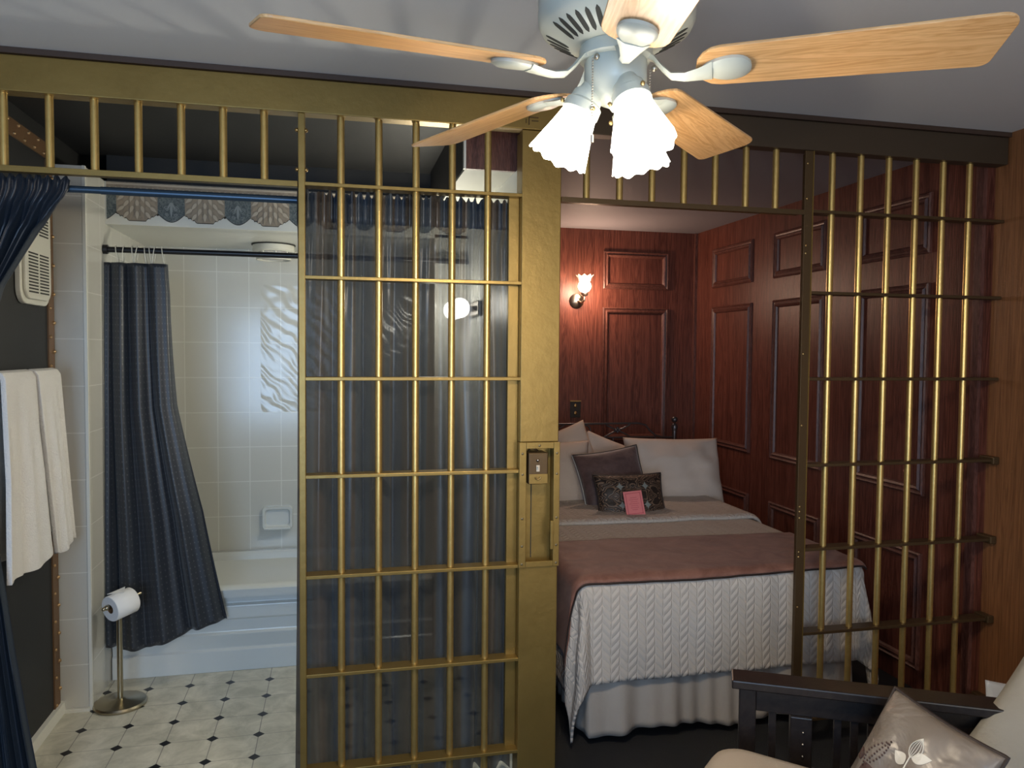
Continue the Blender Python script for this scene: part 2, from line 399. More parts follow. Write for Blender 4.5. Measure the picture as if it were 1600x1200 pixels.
# wall behind the camera: left window opening, plus an added one for fill light
b = B()
b.box(-1.75, -1.35, YF-.1, YF, 0, H).box(-.15, .85, YF-.1, YF, 0, H).box(2.05, XR, YF-.1, YF, 0, H)
for x_ in (-1.35, .85): b.box(x_, x_+1.2, YF-.1, YF, 0, .6).box(x_, x_+1.2, YF-.1, YF, 2.1, H)
struct(b, 'wall_front', 'plaster')
for i_, x_ in enumerate((-1.35, .85)):  # second window is added, to hold the right fill light
    b = B()
    for x in (x_, x_+.58, x_+1.16): b.box(x, x+.04, YF-.08, YF-.04, .6, 2.1)
    for z in (.6, 1.33, 2.06): b.box(x_, x_+1.2, YF-.08, YF-.04, z, z+.04)
    struct(b, 'window_%d' % (i_+1), 'white_paint')
struct(B().box(-1.85, -1.75, YF-.1, 0, 0, H), 'wall_left', 'plaster')
struct(B().box(-1.85, XL, .0, 2.2, 0, H), 'wall_bathroom_left', 'black')
# tiled column, alcove side wall, tiled back wall, right wing
YT = 1.28
struct(B().box(XL, -1.056, .975, 2.2, 0, 2.385), 'wall_column', 'tile')
struct(B().box(XL, .5, 2.06, 2.2, 0, 2.2), 'wall_tub', 'tile')
struct(B().box(.5, .67, YT, 2.2, 0, 2.2), 'wall_tub_end', 'tile')
struct(B().box(-1.056, .67, YT, 2.2, 2.185, 2.385), 'wall_header', 'white_paint')
struct(B().box(-1.056, .67, YT+.04, 2.2, 2.385, H), 'wall_header_top', 'black')
struct(B().box(-1.062, -1.050, .968, .985, 0, 2.385), 'trim_1', 'white_paint')
struct(B().box(XL, -1.058, .955, .975, 0, .014).box(XL, XL+.02, 0.1, .975, 0, .05), 'baseboard_left', 'white_paint')
# partition between bathroom and bedroom, bulkhead
struct(B().box(.67, .69, .10, 2.2, 0, 2.285), 'wall_bathroom_right', 'white_paint')
struct(B().box(.69, .79, .06, YB, 0, H), 'wall_partition', 'panel_wood')
struct(B().box(.477, .69, .18, .20, 2.285, H), 'wall_bulkhead', 'mould')
struct(B().box(.477, .69, .20, YT, 2.285, 2.295), 'ceiling_soffit', 'soffit_paint')
struct(B().box(.477, .487, .20, YT, 2.295, H), 'wall_bulkhead_side', 'black')
struct(B().box(.470, .478, .178, .20, 2.285, H), 'trim_2', 'white_paint')
# strips
struct(B().box(-1.75, XR, -.045, .03, 2.496, H-.001), 'trim_3', 'trim_wood')
struct(B().box(XR-.022, XR-.001, YB-.024, YB-.001, 0, H-.002), 'trim_4', 'mould')
struct(B().box(XR-.02, XR-.001, .07, .11, 0, H-.002), 'trim_5', 'mould')
struct(B().box(XR-.006, XR-.001, -.42, -.39, 0, H-.002), 'trim_6', 'front_wood')
# wall panel mouldings
ti = 7
def moulding(corner, ax, dirs, w_, h_):
    global ti
    # profile swept round a rectangle; ax = along the wall, dirs = out of the wall
    b = B(); prof = [(0, 0), (0, .012), (.007, .018), (.014, .012), (.022, .010), (.030, .020), (.040, .014), (.046, .004), (.046, 0)]
    o = V(corner); X = V(ax); Z = V((0, 0, 1)); D = V(dirs)
    rings = []
    for cx_, cz_, sx, sz in ((0, 0, 1, 1), (w_, 0, -1, 1), (w_, h_, -1, -1), (0, h_, 1, -1), (0, 0, 1, 1)):
        rings.append([o+X*(cx_+sx*p)+Z*(cz_+sz*p)+D*q for p, q in prof])
    b.ringset(rings, caps=False)
    struct(b, 'trim_%d' % ti, 'mould'); ti += 1
ROWS = ((.10, .66), (.935, 1.937), (2.075, 2.357))
for z0, z1 in ROWS:
    moulding((1.95, YB, z0), (1, 0, 0), (0, -1, 0), .52, z1-z0)
    moulding((1.0, YB, z0), (1, 0, 0), (0, -1, 0), .52, z1-z0)
    for y0, y1 in ((.375, .88), (1.165, 1.69), (1.95, 2.5)):
        moulding((XR, y0, z0), (0, 1, 0), (-1, 0, 0), y1-y0, z1-z0)

# ================================================================== CELL FRONT
RZ = [2.154, 1.844, 1.503, 1.17, .825, .483, .142]
RR = .0125
fr_ = thing('cell_frame', 'gold painted steel header beam and post framing the barred cell front', 'cell frame', (.715, 0, 0))
B().box(-1.3, .80, -.035, .025, 2.385, 2.495).obj('header_beam', 'gold', fr_, bevel=.003)
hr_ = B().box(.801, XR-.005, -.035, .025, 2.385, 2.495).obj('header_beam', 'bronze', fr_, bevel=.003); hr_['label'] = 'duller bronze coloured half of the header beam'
# post with a recessed lock niche
b = B(); x0, x1 = .645, .789
b.box(x0, x1, -.03, .055, 1.275, 2.384).box(x0, x1, -.03, .055, .005, .822)
b.box(x0, x0+.012, -.028, .055, .822, 1.275).box(x1-.012, x1, -.028, .055, .822, 1.275).box(x0+.012, x1-.012, .028, .055, .822, 1.275)
b.obj('post', 'gold', fr_, bevel=.003)
b = B()
b.box(x0-.004, x0+.022, -.040, -.030, .822, 1.275).box(x1-.02, x1+.003, -.040, -.030, .822, 1.275)
b.box(x0+.022, x1-.02, -.040, -.030, 1.252, 1.275).box(x0+.022, x1-.02, -.040, -.030, .822, .842)
nf = b.obj('niche_frame', 'gold', fr_, bevel=.0015)
balls('screw', 'steel', nf, [(x, -.0405, z) for z in (1.235, 1.16, 1.0, .90, .835) for x in (x0+.008, x1-.008)]+[(.715, -.0405, 1.263)], .0045, (1, .4, 1))
B().box(.701, .7035, .024, .030, .842, 1.12).obj('niche_seam', 'slot', fr_)
B().box(x1-.032, x1-.019, -.046, -.0405, .885, .99).obj('latch_strip', 'gold', fr_, bevel=.002)
lk = B().box(.673, .745, -.050, .020, 1.125, 1.238).obj('lock_case', 'gold_dark', fr_, bevel=.004)
B().box(.6745, .7435, -.052, -.0495, 1.127, 1.162).obj('lock_plate', 'gold', lk, bevel=.001)
b = B(); b.ball((.706, -.052, 1.212), .006, 8).box(.700, .712, -.056, -.050, 1.172, 1.195).box(.703, .709, -.066, -.05, 1.178, 1.19)
b.obj('keyhole_cover', 'chrome', lk, smooth=True)
b = B(); b.tube([(.706+.009*cos(t), -.057, 1.152+.008*sin(t)) for t in [pi+i*pi/8 for i in range(9)]], .0028, 8); b.obj('lock_handle', 'brass', lk, smooth=True)
b = B(); b.tube([(.68, -.02, 1.243), (.685, -.03, 1.255), (.70, -.03, 1.25), (.712, -.02, 1.243)], .004, 8); b.obj('bolt', 'chrome', lk, smooth=True)
b = B(); b.box(.606, .645, .01, .035, .142, 2.15).obj('door_jamb', 'gold', fr_, bevel=.002)
b = B(); b.box(.665, .70, -.039, -.034, 2.425, 2.428).box(.665, .668, -.039, -.034, 2.40, 2.428).box(.655, .657, -.039, -.034, 2.405, 2.42).box(.676, .70, -.039, -.034, 2.413, 2.416)
b.obj('weld_mark', 'gold_dark', fr_)
def bar(x, z0, z1, parent):
    B().tube([(x, 0, z0), (x, 0, z1)], RR, 14).obj('bar', 'gold_bar', parent, smooth=True)
def rail(x0, x1, z, parent, m='gold', slope=0):
    o = B().box(x0, x1, -.03, .03, z-.006, z+.006).obj('rail', m, parent, bevel=.0015); return o
# transom over the bathroom opening
tl_ = thing('barred_transom', 'gold barred transom above the bathroom opening, left of the barred door', 'cell bars', (-.6, 0, 2.154))
for k in range(8): bar(-1.129+k*.1285, 2.154, 2.386, tl_)
rail(-1.3, -.122, 2.154, tl_); b = B().box(-1.3, -.122, -.036, -.0302, 2.141, 2.1595).obj('rail_lip', 'gold', tl_, bevel=.001)
# left grille (barred door in front of the grey curtain)
dl = thing('barred_door', 'tall gold barred cell door in front of the sheer grey curtain', 'cell door', (.26, 0, .01))
for k in range(5): bar(.019+k*.127, .03, 2.386, dl)
for z in RZ: rail(-.105, .646, z, dl)
B().box(-.120, -.098, -.032, .032, .01, 2.384).obj('stile', 'gold', dl, bevel=.002)
balls('hinge_bolt', 'brass', dl, [(x, -.02, z) for z in (2.33, 2.20) for x in (-.095, -.124)], .007)
# right transom and right grille
tr_ = thing('barred_transom', 'gold barred transom above the bed opening, right of the wide gold post', 'cell bars', (1.28, 0, 2.154))
for k in range(7): bar(.893+k*.1278, 2.15, 2.386, tr_)
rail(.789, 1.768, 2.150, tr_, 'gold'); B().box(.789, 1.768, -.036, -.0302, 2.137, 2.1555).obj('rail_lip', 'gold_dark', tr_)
pr = thing('jail_gate', 'gold barred cell gate in front of the panelled right wall', 'cell bars', (2.25, 0, .1))
for k in range(6): bar(1.907+k*.128, .15, 2.386, pr)
for z in (2.154, 1.839, 1.502, 1.161, .826, .488, .138):
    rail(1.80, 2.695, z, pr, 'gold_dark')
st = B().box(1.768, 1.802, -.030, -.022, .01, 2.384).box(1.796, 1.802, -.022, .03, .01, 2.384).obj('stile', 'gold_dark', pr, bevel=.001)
B().box(1.8015, 1.8045, -.0335, -.027, .01, 2.384).obj('stile_edge', 'gold', st)
balls('rivet', 'brass', st, [(1.778, -.031, z) for z in (2.335, 2.20, 2.02, 1.99, 1.60, 1.32, 1.0, .98, .955, .82, .80, .60)], .0042, (1, .5, 1))
for z in (1.161, .826, .488, .138):
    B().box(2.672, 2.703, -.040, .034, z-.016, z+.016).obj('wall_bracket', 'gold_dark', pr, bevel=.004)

# ================================================================== BATHROOM
# riveted strips on the black wall
b = B().box(XL, XL+.006, .89, .955, .02, 2.385).obj('riveted_strip', 'rivet_strip')
tag(b, 'upright brown riveted strip where black wall meets the tiled column', 'wall strip')
balls('rivet', 'rivet', b, [(XL+.007, .905, .06+k*.122) for k in range(19)], .007)
balls('rivet', 'rivet', b, [(XL+.007, .945, .12+k*.122) for k in range(19)], .009)
b = B().box(XL, XL+.006, .05, .958, 2.39, 2.455).obj('riveted_strip', 'rivet_strip')
tag(b, 'level brown riveted strip high on the black bathroom wall', 'wall strip')
balls('rivet', 'rivet', b, [(XL+.007, .10+k*.10, 2.442) for k in range(9)]+[(XL+.007, .06+k*.10, 2.403) for k in range(9)], .007)
# heater / vent
def rrect(w_, h_, r, n=6):
    pts = []
    for cx_, cy_, a0 in ((w_/2-r, h_/2-r, 0), (-w_/2+r, h_/2-r, 90), (-w_/2+r, -h_/2+r, 180), (w_/2-r, -h_/2+r, 270)):
        for i in range(n+1):
            a = R(a0+90*i/n); pts.append((cx_+r*cos(a), cy_+r*sin(a)))
    return pts
ht = thing('wall_vent', 'cream plastic wall vent with louvres above the towels', 'vent', (XL, .75, 1.78))
mx = fr((XL+.001, .710, 1.985), (0, -1, 0), (0, 0, 1), (1, 0, 0))
b = B(); b.prism(rrect(.31, .43, .06), mx, .02); b.prism(rrect(.27, .39, .05), mx @ Matrix.Translation((0, 0, .02)), .012); b.obj('cover', 'white_plastic', ht, bevel=.004)
for zc, hh in ((1.90, .17), (2.11, .13)):
    b = B(); n = int(hh/.0125)
    for i in range(n):
        for y0, y1 in ((.605, .70), (.72, .815)): b.box(XL+.0325, XL+.0345, y0, y1, zc-hh/2+i*.0125, zc-hh/2+i*.0125+.006)
    b.obj('louvre', 'slot', ht)
# towel bar + towels
tb = thing('towel_bar', 'slim metal towel bar on the black bathroom wall', 'towel bar', (XL, .5, 1.5))
B().tube([(-1.115, .12, 1.487), (-1.115, .80, 1.487)], .009, 10).obj('rod', 'nickel', tb, smooth=True)
for y in (.13, .785):
    B().tube([(XL+.001, y, 1.487), (-1.115, y, 1.487)], [.018, .011], 10).ball((-1.115, y, 1.487), .012).obj('bracket', 'nickel', tb, smooth=True)
def towel(y0, y1, zb, y0b, y1b, label, seed):
    def fn(u, v):
        s = v*2-1; sg = 1 if s > 0 else -1
        a = abs(s); 
        top = .06
        if a < top:
            ang = s/top*pi/2; x = -1.115+.024*sin(ang); z = 1.487+.026*cos(ang)
            f = 0
        else:
            f = (a-top)/(1-top); z = 1.487-(1.487-zb)*f*(1 if sg > 0 else .93); x = -1.115+sg*(.024+.012*f)
        yy = (y0+(y0b-y0)*f)+(y1+(y1b-y1)*f-y0-(y0b-y0)*f)*u
        x += (.010*sin(u*9+seed)+.006*sin(u*21+seed*2))*min(1, f*2) * (1 if sg > 0 else .4)
        if f > .97: z += .02*(u-.5)*sin(seed)+.015*sin(u*6+seed)
        return V((min(max(x, -1.168), -1.0), yy, z))
    b = B(); b.grid(fn, 24, 80); o = b.obj('towel', 'towel', smooth=True, solid=.016, ns=True)
    sb = o.modifiers.new('round', 'BEVEL'); sb.width = .006; sb.segments = 2
    tag(o, label, 'towel', 'white towels on the bathroom bar'); return o
towel(.20, .47, .80, .15, .60, 'white terry towel folded over the bar, at the left frame edge', 1)
towel(.50, .74, .79, .64, .86, 'white terry towel folded over the bar, nearest the tiled column', 3)
# tub
tu = thing('bathtub', 'white built-in bathtub with stepped apron', 'bathtub', (-.3, 1.6, 0))
b = B(); X0, X1, Y0, Y1, Z = -1.054, .498, YT, 2.058, .415
rings = []
def rr(x0, x1, y0, y1, z, r, n=6):
    return [V((x+(x0+x1)/2, y+(y0+y1)/2, z)) for x, y in rrect(x1-x0, y1-y0, r, n)]
rings = [rr(X0, X1, Y0, Y1, Z-.045, .01), rr(X0, X1, Y0, Y1, Z-.008, .01), rr(X0+.008, X1-.008, Y0+.008, Y1-.008, Z, .015),
         rr(X0+.07, X1-.07, Y0+.075, Y1-.05, Z, .12), rr(X0+.085, X1-.08, Y0+.09, Y1-.06, Z-.02, .12), rr(X0+.16, X1-.12, Y0+.13, Y1-.10, .10, .14), rr(X0+.25, X1-.2, Y0+.2, Y1-.17, .07, .1)]
b.ringset(rings); b.obj('basin', 'tub', tu, smooth=40)
prof = [(YT+.030, Z-.045), (YT+.030, .335), (YT+.010, .325), (YT+.010, .262), (YT+.018, .255), (YT+.018, .195), (YT+.004, .185), (YT+.012, .115), (YT+.0, .105), (YT+.0, .0), (YT+.06, .0), (YT+.06, Z-.045)]
b = B(); b.ringset([[V((x, y, z)) for y, z in prof] for x in (X0+.002, X1-.002)]); b.obj('apron', 'tub', tu, bevel=.003)
# soap dish
sd = thing('soap_dish', 'white ceramic soap dish set in the tiled tub wall', 'soap dish', (-.335, 2.06, .53))
mx = fr((-.338, 2.059, .60), (1, 0, 0), (0, 0, 1), (0, -1, 0))
b = B()
P = rrect(.175, .135, .02); Q = rrect(.145, .105, .02); S = rrect(.13, .09, .02)
b.ringset([[mx @ V((x, y, 0)) for x, y in P], [mx @ V((x, y, .018)) for x, y in P], [mx @ V((x*.97, y*.97, .024)) for x, y in P], [mx @ V((x, y, .022)) for x, y in Q], [mx @ V((x, y, .006)) for x, y in S]])
b.obj('dish', 'tub', sd, smooth=40)
b = B(); b.box(-.415, -.261, 2.005, 2.036, .535, .55); b.obj('lip', 'tub', sd, bevel=.006)
# ceiling lamp in the alcove
cl = thing('ceiling_lamp', 'unlit round flush lamp on the tub alcove ceiling', 'lamp', (-.335, 1.80, 2.1))
B().lathe([(.118, 2.184), (.118, 2.178)], (-.335, 1.80, 0), 28).obj('base', 'slot', cl, smooth=True)
B().lathe([(.112, 2.1775), (.114, 2.150), (.108, 2.142), (.095, 2.142)], (-.335, 1.80, 0), 28).obj('collar', 'white_plastic', cl, smooth=40)
B().lathe([(.085, 2.1415), (.085, 2.115), (.06, 2.10), (.02, 2.098)], (-.335, 1.80, 0), 28).obj('lens', 'glass', cl, smooth=40)
b = B()
for k in range(8): a = k*pi/4+.2; b.tube([(-.335+.09*cos(a), 1.80+.09*sin(a), 2.142), (-.335+.09*cos(a), 1.80+.09*sin(a), 2.105)], .004, 6)
b.lathe([(.094, 2.108), (.094, 2.098), (.086, 2.098), (.086, 2.108)], (-.335, 1.80, 0), 28, caps=False)
b.obj('cage', 'white_plastic', cl, smooth=True)
# bathroom lamp on right wall, seen through the curtain
bl = thing('wall_lamp', 'glowing white wall lamp seen through the sheer grey curtain', 'lamp', (.669, 1.0, 1.8))
B().box(.650, .669, .86, 1.20, 1.77, 1.84).obj('backplate', 'chrome', bl, bevel=.005)
for y in (.92, 1.03, 1.14):
    B().tube([(.655, y, 1.805), (.62, y, 1.805)], .012, 8).obj('arm', 'chrome', bl, smooth=True)
    B().ball((.575, y, 1.805), .048, 16).obj('globe', 'bath_glass', bl, smooth=True)
point('bathroom_bulb', (.46, 1.03, 1.83), BATHP, (1, .95, .80), .06)
# shower rod, curtain, rings
b = B().tube([(-1.055, 1.245, 2.062), (.669, 1.245, 2.062)], .0135, 12); b.tube([(-1.0555, 1.245, 2.062), (-1.035, 1.245, 2.062)], .022, 12)
o = b.obj('shower_rod', 'rod_black', smooth=True); tag(o, 'black shower curtain rod across the tub alcove', 'rod')
YSC = 1.238
def shower(u, v):
    z = 2.0-v*(1.80+.03*sin(u*5)) + (.05*v**3*max(0, u-.25)*1.4)
    xr = -.775+.030*v**1.0+ .225*v**1.5 - (.03*max(0, .3-abs(v-.38))/.3)
    xl = -1.046-.004*v
    x = xl+(xr-xl)*u
    am = .016+.020*min(1, v*1.5)
    ph = u**.9*2*pi*3.6+.6*sin(5*u)
    y = YSC-.026*v-.012+am*(-cos(ph+.4*v)+.35*sin(ph*2.3+1+v))*(.75+.25*sin(7*u+2*v))
    y += .012*(noise.noise(V((u*4, v*3, 2))))*v
    return V((x+.010*sin(ph*1.0)*(1-.3*v), min(y, YT-.012), z))
b = B(); b.grid(shower, 150, 90); o = b.obj('shower_curtain', 'shower_cloth', smooth=True, solid=.0022, ns=True)
tag(o, 'dark slate shower curtain with tiny dots, bunched at the left of the tub', 'curtain')
def ring(x, lean, label):
    b = B()
    pts = [(x+lean*(.5-.5*cos(t)), 1.245+.021*sin(t)-.004, 2.038+.043*cos(t)) for t in [i*2*pi/18 for i in range(18)]]
    b.tube(pts, .0022, 6, close=True)
    o = b.obj('curtain_ring', 'white_plastic', smooth=True); tag(o, label, 'curtain ring', 'rings of the shower curtain'); return o
for i, x in enumerate((-1.00, -.965, -.93, -.905, -.875, -.855, -.83, -.80)):
    ring(x, (.012, -.006, .01, -.014, .008, .012, -.01, .014)[i], '%s white plastic ring on the black shower rod, counted from the tiled column' % ('first', 'second', 'third', 'fourth', 'fifth', 'sixth', 'seventh', 'eighth')[i])
# wallpaper border: one printed paper strip
mxw = fr((0, YT-.0005, 0), (1, 0, 0), (0, 0, 1), (0, -1, 0))
xs0, PER = -1.048, .302
def edge(x, c0=-.915):
    t = ((x-c0)/PER) % 1; t = t if t < .5 else 1-t      # 0 at a leaf centre, .5 at a swag centre
    if t < .13: return 2.207
    if t < .30:
        k = (t-.13)/.17; return 2.207+.028*k+.008*abs(sin(k*pi*3))
    k = (t-.30)/.20; return 2.245-.038*sin(k*pi/2)
b = B()
def strip(x0, x1, zt, off, mi=0, n=12, dz=0, t=.0006):
    pts = [(x0+(x1-x0)*i/n, edge(x0+(x1-x0)*i/n)+dz) for i in range(n+1)]
    b.prism(pts+[(x1, zt), (x0, zt)], mxw @ Matrix.Translation((0, 0, off)), t, mi)
strip(xs0, .66, 2.34, 0, 0, 260, -.0035)
def frond(bx, bz, ang, L, W, off, mi):                  # ang from straight down
    a = R(ang-90); p = []
    if not (xs0+L < bx < .66-L): return
    out = [(L*k/8, W*sin(pi*(k/8)**.7)) for k in range(9)]+[(L*k/8, -W*sin(pi*(k/8)**.7)) for k in range(7, 0, -1)]
    b.prism([(bx+cos(a)*x-sin(a)*y, bz+sin(a)*x+cos(a)*y) for x, y in out], mxw @ Matrix.Translation((0, 0, off)), .0005, mi)
c = -.915-PER
while c < .75:
    for mi, a0, a1 in ((1, c-PER*.30, c+PER*.30), (2, c+PER*.30, c+PER*.70)):
        a0 = max(a0, xs0); a1 = min(a1, .66)
        if a1 > a0: strip(a0, a1, 2.34, .0006, mi, 40)
    for lv in range(4):                                 # palmette
        for k in (-3, -2, -1, 0, 1, 2, 3):
            if abs(k) > 2 and lv == 3: continue
            frond(c+k*.019, 2.330-lv*.026-abs(k)*.002, k*17, .040, .0075, .0012+lv*.0003, 3 if (k+lv) % 2 else 4)
    g = c+PER/2
    if xs0+.05 < g < .6:
        for sx in (-1, 1):
            for q_, cz_ in ((.013, 2.268), (.009, 2.238)):
                b.tube([(g+sx*(.020+q_*(1-i/26)*cos(i*.42)), YT-.0022, cz_+q_*(1-i/26)*sin(i*.42)) for i in range(22)], .0012, 5, 5)
        frond(g, 2.295, 0, .070, .006, .0014, 5); frond(g, 2.30, -28, .045, .004, .0014, 5); frond(g, 2.30, 28, .045, .004, .0014, 5)
    c += PER
b.box(xs0, .66, YT-.002, YT-.0005, 2.325, 2.384, 1)
x = xs0+.015
while x < .65:
    b.ball((x, YT-.0025, 2.350), .011, 8, (.75, .12, 1), 3); x += .027
b.box(xs0, .66, YT-.004, YT-.002, 2.372, 2.380, 3).box(xs0, .66, YT-.004, YT-.002, 2.326, 2.331, 0)
wb = b.obj('wallpaper_border', ['ink', 'tan_leaf', 'grey_swag', 'leaf_light', 'leaf_mid', 'grey_light'], smooth=30)
tag(wb, 'tan and grey leaf wallpaper border with scalloped edge above the tub opening', 'wallpaper border')
# toilet paper stand and roll
tp = thing('toilet_paper_stand', 'freestanding bronze toilet paper stand by the tiled column', 'stand', (-.945, 1.0, 0))
cxp, cyp = -.945, 1.0
B().lathe([(.110, .001), (.112, .010), (.106, .018), (.03, .024), (.014, .032)], (cxp, cyp, 0), 36).obj('base', 'nickel', tp, smooth=40)
B().tube([(cxp, cyp, .03), (cxp, cyp, .47)], .0125, 14).obj('pole', 'nickel', tp, smooth=True)
ad = V((.64, .76, .12)).normalized()
pc = V((cxp-.035, cyp-.060, .462))
b = B(); b.tube([(cxp, cyp, .465), (cxp-.02, cyp-.016, .478), pc, pc+ad*.02, pc+ad*.17], [.0095, .008, .0065, .0065, .0065], 10).ball(pc, .012).ball(pc-ad*.015, .009)
b.obj('arm', 'nickel', tp, smooth=True)
b = B(); zx = ad; xx = zx.cross(V((0, 0, 1))).normalized(); yy = zx.cross(xx)
mx = fr(pc+ad*.015+V((0, 0, -.012)), xx, yy, zx)
b.lathe([(.021, 0), (.055, 0), (.0575, .003), (.0575, .107), (.055, .11), (.021, .11), (.021, 0)], n=40, mx=mx, caps=False)
rl = b.obj('toilet_paper_roll', 'paper', smooth=40); tag(rl, 'white toilet paper roll on the bronze stand', 'toilet roll')
b = B(); b.lathe([(.0205, .001), (.0205, .109), (.0195, .109), (.0195, .001), (.0205, .001)], n=30, mx=mx, caps=False); b.obj('core', 'rivet_strip', rl, smooth=True)
b = B(); b.prism([(-.045, .03), (.045, .03), (.0, -.025)][::1], mx @ fr((0, -.0578, .06), (0, 0, 1), (-1, 0, 0), (0, -1, 0)) , .0012)
b.obj('folded_sheet', 'paper', rl)

# ================================================================== CURTAINS AT THE BARS
YC = .085
b = B().tube([(XL+.001, YC, 2.118), (.669, YC, 2.118)], .0115, 12); b.tube([(-.75, YC, 2.118), (.669, YC, 2.118)], .0130, 12)
o = b.obj('curtain_rod', 'rod_blue', smooth=True); tag(o, 'blue steel tension rod across the bathroom opening', 'rod')
def sheer(u, v):
    z = 2.146-v*(2.146-.012)
    if v < .015: z += .022*noise.noise(V((u*60, 3, 1)))+.007*sin(u*190)
    t = min(1, max(0, v-.03)*2.2)
    x = (-.128-.022*v)+((.652)-(-.128-.022*v))*u
    ph = u*2*pi*7.5+.5*sin(v*3+u*4)+ .7*noise.noise(V((u*3, v*1.5, 7)))
    hi = sin(u*2*pi*31+2*sin(u*9))*max(0, 1-v*4)
    y = YC+.028+ (.014+.034*t)*sin(ph) + .010*sin(ph*1.7+1.5+2*u) + (1-t)*.007*hi + .008*noise.noise(V((u*12, v*7, 1)))
    k = max(0, min(1, (.075-v)/.03))                      # pocket pressed round the rod
    y = y*(1-k)+(YC-.022+.005*hi+.003*sin(u*400))*k
    x += .006*cos(ph)*t
    return V((x, max(y, .042), z))
b = B(); b.grid(sheer, 420, 110); o = b.obj('sheer_curtain', 'taffeta', smooth=True, ns=True)
tag(o, 'sheer slate grey curtain hanging behind the barred door', 'curtain')
def swept(u, v):                                         # pulled aside to the left
    z = 2.150-v*2.14
    key = [(2.15, -.835), (2.10, -.845), (1.98, -.94), (1.80, -1.045), (1.55, -1.115), (1.30, -1.135), (1.10, -1.10), (.85, -1.065), (.60, -1.035), (.35, -1.0), (.12, -.965), (0, -.955)]
    for (z1, x1), (z2, x2) in zip(key, key[1:]):
        if z <= z1 and z >= z2: k = (z1-z)/(z1-z2); xr = x1+(x2-x1)*k; break
    else: xr = -.955
    xl = -1.172
    wd = xr-xl
    x = xl+wd*u
    ph = u*2*pi*6+.6*v
    y = YC+.014+.018*sin(ph)+.006*sin(ph*2.7+1)
    k = max(0, min(1, (.07-v)/.03)); y = y*(1-k)+(YC-.021+.005*sin(u*2*pi*18))*k
    if v < .012: z += .008*sin(u*80)
    # folds fan out from the rod to the tie: lower cloth swings left
    zz = z - (.10*(1-u))*0
    return V((x, max(y, .042), zz))
b = B(); b.grid(swept, 130, 100); o = b.obj('tied_curtain', 'navy', smooth=True, ns=True, solid=.0015)
tag(o, 'dark navy curtain swept aside at the left of the bathroom opening', 'curtain')

# ================================================================== BEDROOM
XC, HW, FY, HY, TZ = 1.605, .665, .19, 2.08, .685
bed = thing('bed', 'full-size bed with pewter iron headboard', 'bed', (XC, 1.1, 0))
B().box(XC-HW+.02, XC+HW-.02, FY+.02, HY, .42, TZ-.012).obj('mattress', 'sham', bed, bevel=.04)
B().box(XC-HW+.08, XC+HW-.08, FY+.09, HY, .20, .42).obj('box_spring', 'skirt', bed, bevel=.02)
for x in (XC-HW+.1, XC+HW-.1):
    for y in (FY+.12, HY-.15): B().box(x-.025, x+.025, y-.025, y+.025, .0, .20).obj('leg', 'iron', bed)
hb = B()
HBY = 2.125
def T(pts, r): hb.tube([(x, HBY, z) for x, z in pts], r, 8)
for s in (1, -1):
    f = lambda x: XC+s*(x-XC)
    T([(f(2.24), .0), (f(2.24), 1.09)], .015)
    T([(f(XC), 1.128), (f(1.98), 1.128), (f(2.03), 1.115), (f(2.06), 1.08), (f(2.10), 1.045), (f(2.16), 1.03), (f(2.24), 1.03)], .007)
    T([(f(XC), 1.035), (f(2.10), 1.035)], .006)
    T([(f(1.75), 1.12), (f(1.80), 1.095), (f(1.83), 1.085), (f(1.88), 1.06), (f(1.92), 1.04)], .006)
    T([(f(1.92), 1.12), (f(1.87), 1.095), (f(1.83), 1.085), (f(1.78), 1.06), (f(1.74), 1.04)], .006)
    for x in (1.80, 1.98, 2.10): T([(f(x), 1.03), (f(x), .45)], .006)
    for dx in (-.012, .012): hb.ball((f(1.83)+dx, HBY-.004, 1.085), .010, 8); hb.ball((f(1.83), HBY-.004, 1.085+dx), .010, 8)
for xc_ in (1.605,):
    hb.tube([(xc_+.036*cos(t), HBY, 1.083+.036*sin(t)) for t in [i*2*pi/24 for i in range(24)]], .006, 8, close=True); T([(xc_, 1.04), (xc_, .45)], .006)
T([(XC-.63, .45), (XC+.63, .45)], .012)
hbo = hb.obj('headboard', 'iron', bed, smooth=True)
for x in (XC-.635, XC+.635):
    B().ball((x, HBY, 1.150), .021, 14).lathe([(.010, 1.125), (.016, 1.118), (.022, 1.098), (.016, 1.075)], (x, HBY, 0), 16).obj('finial', 'iron', bed, smooth=True)
# cloth laid over bed: s across, t along (towards head)
def drape(s, t, off=0, rad=.055, flare=.10, ruf=1):
    hw = HW+off; x = XC+max(-hw+rad, min(hw-rad, s)); y = max(t, rad-off)
    ds = max(0, abs(s)-(hw-rad)); dt = max(0, (rad-off)-t); sg = 1 if s > 0 else -1
    r = math.hypot(ds, dt)
    z = TZ+off
    if r > 0:
        ux, uy = ds/r*sg, -dt/r
        arc = rad*pi/2
        if r < arc: a = r/rad; h = rad*sin(a); dz = rad*(1-cos(a))
        else:
            q = r-arc; cor = abs(2*ds*dt/(r*r))
            h = rad+q*(.03+flare*cor)+ruf*.005*sin((s+t)*17)*min(1, q/.2)+ruf*.030*cor*sin(math.atan2(dt, ds)*6+1)*min(1, q/.15); dz = rad+q*(.995)
        x += ux*h; y += uy*h; z -= dz
    else:
        z += .004*noise.noise(V((s*5, t*5, 1)))
    z += .010*max(0, 1-abs(abs(s)-.3)/.4)*.3
    return V((x, FY+y, max(z, .012)))
SL, SR, TF, TH = -(HW+.46), HW+.38, -.395, 1.55
def cov(u, v):
    s = SL+(SR-SL)*u; t = TF+(TH-TF)*v
    return drape(s, t)
